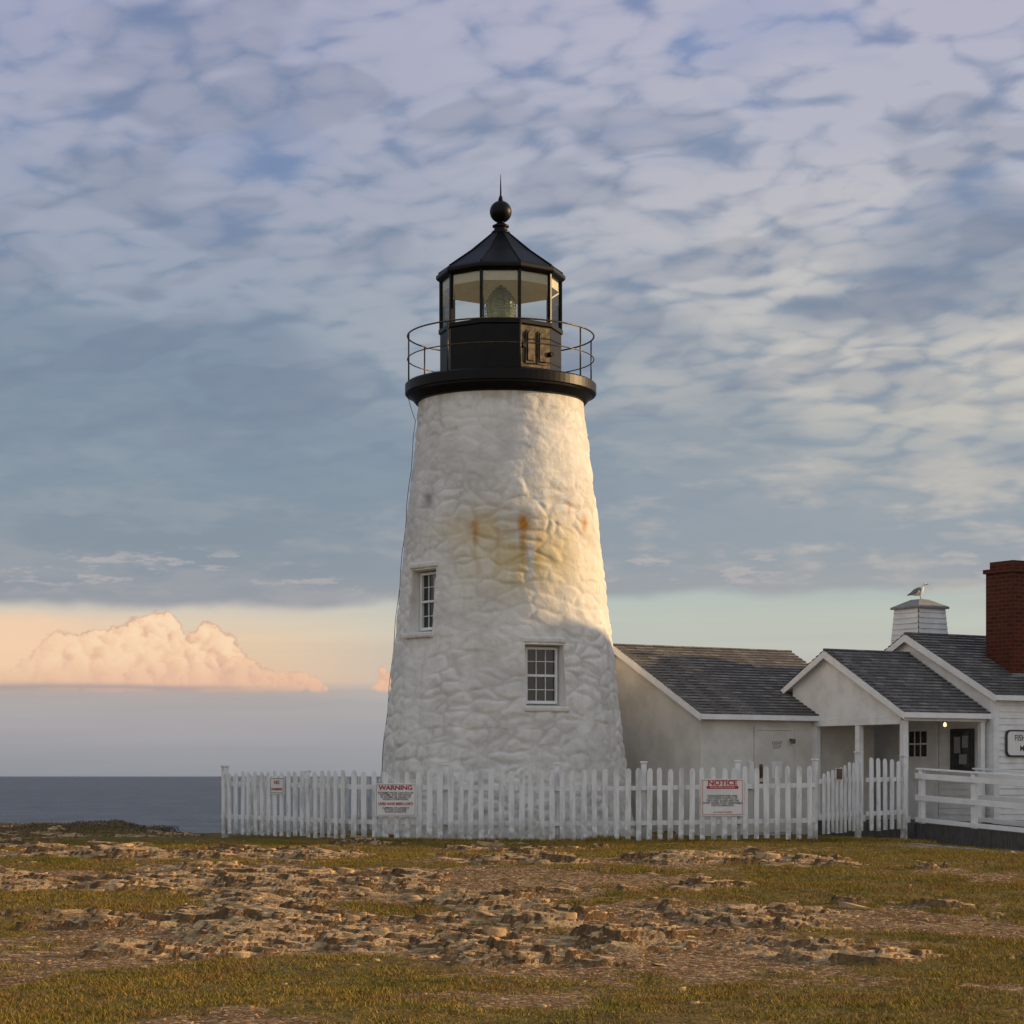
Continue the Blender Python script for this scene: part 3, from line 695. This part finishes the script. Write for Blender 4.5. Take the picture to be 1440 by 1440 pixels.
# ------------------------------------------------------------ FENCE
FE=empty('picket_fence')
pk=MB();rl=MB();po=MB()
def fence(a,b,z0=.56,z1=1.68,z0b=None,z1b=None,pitch=.172,w=.088,posts=(0,1),gate=False):
    a=Vector((*a,0));b=Vector((*b,0));d=b-a;L=d.length;d.normalize();nn=Vector((d.y,-d.x,0))
    z0b=z0 if z0b is None else z0b;z1b=z1 if z1b is None else z1b
    m=int(round(L/pitch))
    for i in range(m):
        f=(i+.5+random.uniform(-.05,.05))/m;q=a+d*(L*f);q.z=0
        zb=z0+(z0b-z0)*f+random.uniform(-.015,.015);zt=z1+(z1b-z1)*f+random.uniform(-.018,.018)
        ww=w*random.uniform(.9,1.06);lean=random.uniform(-.014,.014);yo=nn*random.uniform(.0,.008)
        pts=[q-d*ww/2+Vector((0,0,zb)),q+d*ww/2+Vector((0,0,zb))]
        for (fx,fz) in ((.5,-.055),(.40,-.025),(.2,-.004),(0,0),(-.2,-.004),(-.40,-.025),(-.5,-.055)):
            pts.append(q+d*(ww*fx+lean)+Vector((0,0,zt+fz)))
        pk.prism([p_+yo+nn*.021 for p_ in pts],nn*.02)
    for h in (.26,.84):
        o=a+Vector((0,0,z0+h-.0));e=b+Vector((0,0,z0b+h));
        rl.box(o-nn*.02,e-o,nn*.04,Vector((0,0,.075)))
    for f in posts:
        q=a+d*(L*f);zt=z1+(z1b-z1)*f+.08;po.cbox((q.x-nn.x*.075,q.y-nn.y*.075,(zt+.3)/2),(.09,.09,zt-.3),math.atan2(d.y,d.x))
        po.cbox((q.x-nn.x*.075,q.y-nn.y*.075,zt+.016),(.12,.12,.03),math.atan2(d.y,d.x))
fence((-5.1,38.75),(-2.72,36.62),.58,1.66,.54,1.67,posts=(0,))
fence((-2.72,36.62),(-1.1,36.55),.53,1.67,.52,1.68,posts=(1,))
fence((-1.1,36.55),(.74,36.5),.52,1.68,.50,1.69,posts=())
fence((.74,36.5),(2.18,36.45),.50,1.69,.51,1.72,posts=(0,1))
fence((2.18,36.45),(5.0,36.35),.51,1.71,.56,1.76,posts=(.55,1))
fence((5.08,36.4),(6.02,37.9),.62,1.62,.66,1.90,pitch=.17,posts=(1,))
fence((6.10,37.95),(6.92,38.6),.64,1.90,.66,1.84,posts=(1,))
fence((-5.1,38.85),(-2.3,41.6),.56,1.60,.5,1.55,posts=(.5,))
pk.mk('pickets','fence',FE);rl.mk('fence_rails','fence',FE);po.mk('fence_posts','fence',FE,bevel=.006)

# ------------------------------------------------------------ SIGNS
def text(body,size,loc,ang,mat,parent,name,bold=.0,align='CENTER',sx=1):
    cu=bpy.data.curves.new(name,'FONT');cu.body=body;cu.size=size;cu.align_x=align;cu.align_y='CENTER';cu.extrude=.0006;cu.offset=bold
    cu.space_line=.85
    o=bpy.data.objects.new(name,cu);col.objects.link(o);o.location=loc;o.rotation_euler=(rad(90),0,ang);o.scale=(sx,1,1)
    cu.materials.append(M[mat]);o.parent=parent;return o
def sign(name,c,w,h,ang,border,lines,bars=()):
    S=empty(name);c=Vector(c);t=Vector((math.cos(ang),math.sin(ang),0));n=Vector((math.sin(ang),-math.cos(ang),0))
    g=MB();g.box(c-t*w/2-Vector((0,0,h/2)),t*w,n*.012,Vector((0,0,h)));g.mk('board','signwhite',S,bevel=.003)
    g=MB();e=n*.0125;bw=.008;ii=.02
    for (x0,x1,z0,z1) in ((-w/2+ii,w/2-ii,h/2-ii-bw,h/2-ii),(-w/2+ii,w/2-ii,-h/2+ii,-h/2+ii+bw),(-w/2+ii,-w/2+ii+bw,-h/2+ii+bw,h/2-ii-bw),(w/2-ii-bw,w/2-ii,-h/2+ii+bw,h/2-ii-bw)):
        g.box(c+e+t*x0+Vector((0,0,z0)),t*(x1-x0),n*.001,Vector((0,0,z1-z0)))
    g.mk('border',border,S)
    for (mat,x0,x1,z0,z1) in bars:
        g=MB();g.box(c+n*.0140+t*x0+Vector((0,0,z0)),t*(x1-x0),n*.001,Vector((0,0,z1-z0)));g.mk('band',mat,S)
    for (bd,sz,x,z,mat,bo,sx) in lines:
        text(bd,sz,c+n*.0165+t*x+Vector((0,0,z)),ang,mat,S,'lettering',bo,sx=sx)
    return S
FY=36.50
sign('warning_sign',(-1.925,FY+.0,1.19),.69,.55,math.atan2(-.07,1.62),'signgrey',
 [('WARNING',.105,0,.20,'signred',.003,1.1),('EXTREME WAVES CAN OCCUR\nANYTIME. STAY OFF ROCKS\nIN STORMS. BE AWARE OF\nOCEAN CONDITIONS.',.042,0,.065,'signblack',.0004,1),
  ('LIVES HAVE BEEN LOST!',.060,0,-.065,'signred',.002,.9),('CLIMBING ON LEDGES IS\nAT YOUR OWN RISK.\nTOWN OF BRISTOL',.040,0,-.165,'signblack',.0004,1)])
sign('notice_sign',(3.47,36.345,1.235),.70,.61,math.atan2(-.10,2.82),'signred',
 [('NOTICE',.115,0,.235,'signred',.003,1.15),('SMOKE FREE GROUNDS',.038,0,.163,'signwhite',.0,1),('SURROUNDING PARK AREA\nNOT UNDER CONTROL OF\nTHE COAST GUARD AND THE\nCOAST GUARD IS NOT RESPONSIBLE\nFOR ITS OPERATION',.046,0,-.055,'signblack',.0004,.85),('U.S. COAST GUARD',.035,0,-.245,'signred',.0003,1)],
 bars=[('signred',-.26,.26,.14,.187)])
ang=math.atan2(36.62-38.75,-2.72+5.1)
fx=(-3.98+5.1)/(2.38);pp=Vector((-3.98,38.75-2.13*fx,1.42));nn=Vector((math.sin(ang),-math.cos(ang),0))
sign('no_swimming_sign',pp+nn*.05,.37,.29,ang,'signblack',[('NO',.085,0,.055,'signred',.002,1),('SWIMMING',.055,0,-.06,'signred',.001,1)])
sign('gate_sign',Vector((5.42,36.95,1.62))+Vector((.85,-.53,0))*.06,.26,.20,math.atan2(1.5,.94),'brown',[],bars=[('brown',-.12,.12,-.09,.09)])
text('LIGHT\nOUT',.085,F(1.74,-.009,2.15),r_,'signblack',H,'light_out_lettering')
MS=empty('museum_sign')
g=MB();sgx0,sgx1,z0,z1=4.86,6.1,1.93,2.42
def notch(t0,t1,za,zb,r,s):
    return [F(t0+r,s,za),F(t1-r,s,za),F(t1-r*.3,s,za+r*.3),F(t1,s,za+r),F(t1,s,zb-r),F(t1-r*.3,s,zb-r*.3),F(t1-r,s,zb),F(t0+r,s,zb),F(t0+r*.3,s,zb-r*.3),F(t0,s,zb-r),F(t0,s,za+r),F(t0+r*.3,s,za+r*.3)]
g.prism(notch(sgx0,sgx1,z0,z1,.08,-2.66),-W*.03);g.mk('board_edge','signblack',MS)
g=MB();g.prism(notch(sgx0+.03,sgx1-.03,z0+.03,z1-.03,.07,-2.691),-W*.003);g.mk('board_face','signwhite',MS)
text("FISHERMEN'S",.15,F(5.48,-2.697,2.27),r_,'signblack',MS,'lettering',.001);text("MUSEUM",.15,F(5.48,-2.697,2.08),r_,'signblack',MS,'lettering',.001)

# ------------------------------------------------------------ RAMP
RP=empty('wheelchair_ramp')
D=-W
A=F(2.75,-2.62,0);Lr=5.2;wd=1.45
def ra(l,k,z): 
    return A+D*l+U*k+Vector((0,0,z))
def rz_(l): return PF-.26*l/Lr
g=MB();k=[ra(0,0,.18),ra(Lr,0,.18),ra(Lr,0,rz_(Lr)),ra(0,0,rz_(0))];g.prism(k,U*wd);g.mk('ramp_deck','wood',RP)
g=MB();h=MB()
for kk in (.05,wd-.05):
    for l in (.05,1.35,2.65,3.95,4.85):
        g.box(ra(l,kk-.045,.2),D*.09,U*.09,Vector((0,0,rz_(l)+.74)))
    for zo in (.40,.78):
        p0=ra(0,kk,rz_(0)+zo);p1=ra(Lr-.2,kk,rz_(Lr-.2)+zo);h.box(p0-U*.08,p1-p0,U*.03,Vector((0,0,.10)))
    p0=ra(0,kk,rz_(0)+.94);p1=ra(Lr-.2,kk,rz_(Lr-.2)+.94);h.box(p0-U*.07,p1-p0,U*.14,Vector((0,0,.03)))
    p0=ra(0,kk,rz_(0)+.02);p1=ra(Lr-.1,kk,rz_(Lr)+.02);h.box(p0-U*.078,p1-p0,U*.026,Vector((0,0,.08)))
g.mk('ramp_posts','railpaint',RP,bevel=.006);h.mk('ramp_rails','railpaint',RP,bevel=.004)

# ------------------------------------------------------------ SEA
mt,N,bs=newmat('sea_water',.35,0,.5);v=coords(N)
n2=N.noise(N.mapping(v,scale=(.06,.02,1)),1,4,.7)
n3=N.noise(N.mapping(v,scale=(.008,.0012,1)),1,3,.6)
cc=N.mix(N.sstep(.38,.62,n2),(.010,.024,.040),(.06,.088,.11))
N.put(bs.inputs['Base Color'],N.mix(N.sstep(.4,.65,n3),cc,(.03,.05,.07)))
bump(N,bs,N.m('ADD',n2,N.noise(N.mapping(v,scale=(.5,1.0,1)),1,3)),1.,2.6)
yy=[44,60,90,150,300,600,1200,3000,8000,24000];xx=[-24000,-8000,-2000,-500,-100,100,500,2000,8000,24000]
V=[(x,y,-12) for y in yy for x in xx];Fc=[(j*10+i,j*10+i+1,(j+1)*10+i+1,(j+1)*10+i) for j in range(9) for i in range(9)]
mk('sea',V,Fc,mt)

# ------------------------------------------------------------ SUN
SEL=rad(13);SA=rad(103)
sd=Vector((math.cos(SEL)*math.sin(SA),-math.cos(SEL)*math.cos(SA),math.sin(SEL)))
L=bpy.data.lights.new('sun','SUN');L.energy=4.8;L.angle=rad(1.0);L.color=(1.,.68,.35)
so=bpy.data.objects.new('sun',L);so.rotation_euler=sd.to_track_quat('Z','Y').to_euler();so.location=sd*60;col.objects.link(so)

# ------------------------------------------------------------ SKY BACKDROP (cylinder wall of cloudy sky, 25 km away)
def C(*c): return np.array(s2l(c))
def rampc(x,stops):
    stops=sorted(stops,key=lambda q:q[0]);xp=[s[0] for s in stops]
    return np.stack([np.interp(x,xp,[s[1][i] for s in stops]) for i in range(3)],-1)
def lerp(a,b,t): return a+(b-a)*t[...,None]
def skycolor(A,Bp):
    az=(A-720)/3100;v=(1090-Bp)/3100
    hyp=np.sqrt(1+v*v);x=np.sin(az)/hyp;y=np.cos(az)/hyp;z=v/hyp
    q=np.maximum(z,0)+.20
    u=x/q;w=y/q
    azr=ss(250,1300,A)
    deckL=rampc(Bp,[(860,C(156,158,164)),(800,C(138,149,160)),(680,C(128,146,161)),(480,C(127,146,165)),(250,C(122,139,168)),(20,C(114,134,174)),(-3000,C(100,120,165))])
    deckR=rampc(Bp,[(840,C(162,165,168)),(760,C(150,160,169)),(600,C(142,156,168)),(400,C(134,149,168)),(200,C(126,143,170)),(0,C(122,138,174)),(-3000,C(105,125,165))])
    deck=lerp(deckL,deckR,azr)
    w1=fbm(u*9,w*9,None,3,900)-.5;w2=fbm(u*9+7,w*9+3,None,3,910)-.5
    ca,sa=math.cos(rad(28)),math.sin(rad(28))
    uu=(u+.05*w1);ww=(w+.05*w2)
    U2=(uu*ca-ww*sa)*.85;W2=(uu*sa+ww*ca)*1.1
    big=fbm(u*3.4+1.3,w*2.6+.2,None,3,920)
    mid=fbm(U2*10,W2*10,None,3,930)
    f1,_,_,_,_,_=vor2(U2*25,W2*25,940);puff=1-np.clip(f1*1.1,0,1)
    f1b,_,_,_,_,_=vor2(U2*14+3,W2*14,945);puff2=1-np.clip(f1b*1.1,0,1)
    fine=fbm(U2*42,W2*42,None,4,950,.6)
    hi=ss(790,470,Bp)
    c=.18*mid+.30*puff+.26*puff2+.24*fine+.16*big
    c=(c-.505)/.10
    cl=1/(1+np.exp(-c*1.6))
    lo=fbm(A/230+.5*w1,Bp/42,None,5,960,.55)
    lo2=fbm(A/70+.6*w2,Bp/22,None,5,970,.55)
    lomix=ss(.42,.70,.55*lo+.45*lo2)
    clcL=rampc(Bp,[(860,C(190,182,178)),(650,C(168,174,181)),(450,C(166,173,186)),(200,C(172,175,193)),(0,C(178,178,198))])
    clcR=rampc(Bp,[(860,C(200,190,180)),(600,C(212,204,190)),(450,C(204,200,194)),(200,C(180,182,196)),(0,C(178,178,197))])
    clc=lerp(clcL,clcR,azr)
    patch=ss(.32,.62,big+.10*azr)
    amt=np.clip(cl*hi*(.34+.56*patch)*(.52+.40*ss(700,150,Bp)+.38*azr),0,1)
    deck=lerp(deck,clc,amt)
    deck=lerp(deck,clc,np.clip(lomix*(1-hi*.7)*(.26+.42*azr),0,1))
    dk=ss(.50,.36,mid)*hi*.28+ss(.5,.3,big)*hi*.22
    deck=lerp(deck,np.broadcast_to(C(116,127,150),deck.shape),dk)
    gap=ss(.58,.72,fbm(U2*7+9,W2*7,None,4,980))*ss(480,100,Bp)*.5
    deck=lerp(deck,np.broadcast_to(C(104,136,186),deck.shape),gap*(1-cl*.6))
    horL=rampc(Bp,[(1110,C(140,144,152)),(1090,C(146,149,156)),(1040,C(162,160,164)),(985,C(174,167,166)),(972,C(184,168,160)),(958,C(226,192,162)),(900,C(228,202,172)),(855,C(210,202,188))])
    horR=rampc(Bp,[(1110,C(146,150,155)),(1090,C(150,152,157)),(1000,C(172,171,172)),(940,C(188,187,180)),(880,C(190,195,184)),(835,C(180,190,185))])
    hor=lerp(horL,horR,ss(300,760,A))
    hz=fbm(A/300,Bp/16,None,4,990)
    hor=hor*(1+.10*(hz-.5))[...,None]
    edge=858-24*ss(300,1000,A)+ (fbm(A/110,Bp/60,None,5,995)-.5)*22
    dm=ss(9,-12,Bp-edge)
    sky=lerp(hor,deck,dm)
    pf=ss(.56,.70,fbm(A/45,Bp/9,None,5,1001,.6))*ss(850,815,Bp)*ss(765,790,Bp)*ss(.4,.6,fbm(A/200,Bp/60,None,2,1010))
    sky=lerp(sky,np.broadcast_to(C(200,190,186),sky.shape),pf*.4)
    return sky
def cumulus(A,Bp,sky):
    m=(A>-160)&(A<620)&(Bp>820)&(Bp<1000)
    a=A[m].copy();b=Bp[m].copy();s=sky[m]
    r=np.random.default_rng(5)
    sheet=ss(858,884,b+14*(fbm(a/50,b/24,None,4,1101)-.5))*ss(240,40,a+60*(fbm(a/40,b/20,None,4,1102)-.5))*ss(968,930,b)
    s=lerp(s,np.broadcast_to(C(246,207,172),s.shape),sheet*.8)
    aw=a+18*(fbm(a/18,b/18,None,4,1110)-.5)+7*(fbm(a/5,b/5,None,3,1112)-.5);bw=b+18*(fbm(a/18+9,b/18,None,4,1120)-.5)+7*(fbm(a/5,b/5,None,3,1122)-.5)
    prof=[(-20,968),(40,945),(70,905),(95,890),(120,898),(150,884),(180,880),(200,862),(235,862),(248,878),(262,906),(272,892),(300,880),(322,894),(336,920),(350,930),(366,944),(390,942),(420,946),(450,964),(470,972)]
    puffs=[]
    for i in range(560):
        x=r.uniform(-10,465);top=np.interp(x,[p[0] for p in prof],[p[1] for p in prof])
        R=r.uniform(6,26)*(.45+.55*min(1,(974-top)/70));y=top+R*.8+abs(r.normal(0,.5))*(974-top)*.8
        if y<972: puffs.append((y+r.normal(0,8),x,y,R))
    for i in range(26):
        x=r.uniform(528,556);top=np.interp(x,[526,540,556],[965,934,945]);R=r.uniform(4,10);y=r.uniform(top+R,972);puffs.append((y,x,y,R))
    puffs.sort()
    acc=np.zeros(len(a));br=np.zeros(len(a))
    for (_,x,y,R) in puffs:
        dx=(aw-x)/R;dy=(bw-y)/R;d2=dx*dx+dy*dy
        mk_=ss(1.12,.35,d2);nz_=np.sqrt(np.clip(1-d2,0,1))
        lit=np.clip(.60*dx-.60*dy+.40*nz_,-1,1)
        tone=.46+.48*lit-(.16 if x>330 else 0)+.22*(900-y)/70*(1 if y<900 else .4)
        br=br*(1-mk_)+tone*mk_;acc=np.maximum(acc,ss(1.12,.75,d2))
    c=rampc(br,[(0,C(196,156,144)),(.35,C(218,178,154)),(.65,C(243,204,168)),(1,C(255,226,190))])
    hazec=np.broadcast_to(C(230,188,160),c.shape)
    c=lerp(c,hazec,.04+.78*ss(915,970,b)*1.0)
    soft=.35+.65*ss(20,150,a)
    s=lerp(s,c,acc*soft*ss(976,966,b+4*(fbm(a/30,b/9,None,3,1130)-.5)))
    sky=sky.copy();sky[m]=s
    st=np.exp(-((Bp-(969+6*(fbm(A/120,Bp/200,None,3,1140)-.5)))/4.5)**2)*ss(500,200,A)*ss(-400,-100,A)
    return lerp(sky,np.broadcast_to(C(166,155,156),sky.shape),st*.75)
def outw(start,step,lim,sgn,g=1.12):
    r=[];p=start
    while abs(p-720)<lim: step*=g;p+=sgn*step;r.append(p)
    return r
Ad=np.arange(-70,1511,1.6);Bd=np.arange(1112,-60,-1.5)
AA=np.array(outw(-70,3,3300,-1)[::-1]+list(Ad)+outw(1510,3,3300,1))
BB=list(Bd);p=BB[-1];s_=3
while p>-2600: s_*=1.1;p-=s_;BB.append(p)
BB=np.array(BB)
GA,GB=np.meshgrid(AA,BB,indexing='xy')
SC=skycolor(GA,GB);SC=cumulus(GA,GB,SC)
RS=25000.
az=(GA-720)/3100
co=np.stack([RS*np.sin(az),RS*np.cos(az),1.6+RS*(1090-GB)/3100],-1).reshape(-1,3)
nx=len(AA);ny=len(BB);idx=np.arange(nx*ny).reshape(ny,nx)
quads=np.stack([idx[:-1,:-1],idx[1:,:-1],idx[1:,1:],idx[:-1,1:]],-1).reshape(-1,4)
mt=bpy.data.materials.new('cloudy_sky');mt.use_nodes=True;nt=mt.node_tree;nt.nodes.clear();N=NT(nt)
o=N.n('ShaderNodeOutputMaterial');em=N.n('ShaderNodeEmission');at=N.n('ShaderNodeAttribute');at.attribute_name='sky_color'
nt.links.new(at.outputs['Color'],em.inputs[0]);nt.links.new(em.outputs[0],o.inputs[0])
try: mt.cycles.emission_sampling='NONE'
except Exception as e: print(e)
sk=mkfast('sky',co,quads,mt,None,4)
ca_=sk.data.color_attributes.new('sky_color','FLOAT_COLOR','POINT')
ca_.data.foreach_set('color',np.concatenate([SC.reshape(-1,3),np.ones((nx*ny,1))],1).astype(np.float32).ravel())

# ------------------------------------------------------------ WORLD
w=bpy.data.worlds.new('World');scene.world=w;w.use_nodes=True;nt=w.node_tree;nt.nodes.clear();N=NT(nt)
out=N.n('ShaderNodeOutputWorld')
X,Y,Z=N.sep(coords(N,'Generated'))
skc=N.ramp(Z,[(0,s2l((202,190,178))),(.2,s2l((190,186,183))),(.5,s2l((168,176,188))),(1,s2l((160,171,190)))])
gain=N.m('ADD',.95,N.m('MULTIPLY',N.sstep(.1,-.7,Y),.6))
bg=N.n('ShaderNodeBackground');N.put(bg.inputs[0],skc);N.put(bg.inputs[1],gain)
ns_=N.n('ShaderNodeTexSky',sky_type='NISHITA');ns_.sun_disc=False;ns_.sun_elevation=SEL;ns_.sun_rotation=math.atan2(sd.x,sd.y)
bg2=N.n('ShaderNodeBackground');N.put(bg2.inputs[0],ns_.outputs[0]);bg2.inputs[1].default_value=.08
mx=N.n('ShaderNodeMixShader');mx.inputs[0].default_value=.8
nt.links.new(bg2.outputs[0],mx.inputs[1]);nt.links.new(bg.outputs[0],mx.inputs[2]);nt.links.new(mx.outputs[0],out.inputs[0])

# ------------------------------------------------------------ CAMERA
cd=bpy.data.cameras.new('camera');cam=bpy.data.objects.new('camera',cd);col.objects.link(cam)
cam.location=(0,0,1.6);cam.rotation_euler=(rad(90),0,0);cd.sensor_width=36;cd.lens=77.5;cd.shift_y=.257;cd.clip_end=100000;cd.clip_start=.1
scene.camera=cam
scene.view_settings.view_transform='Standard';scene.view_settings.look='None';scene.view_settings.exposure=0
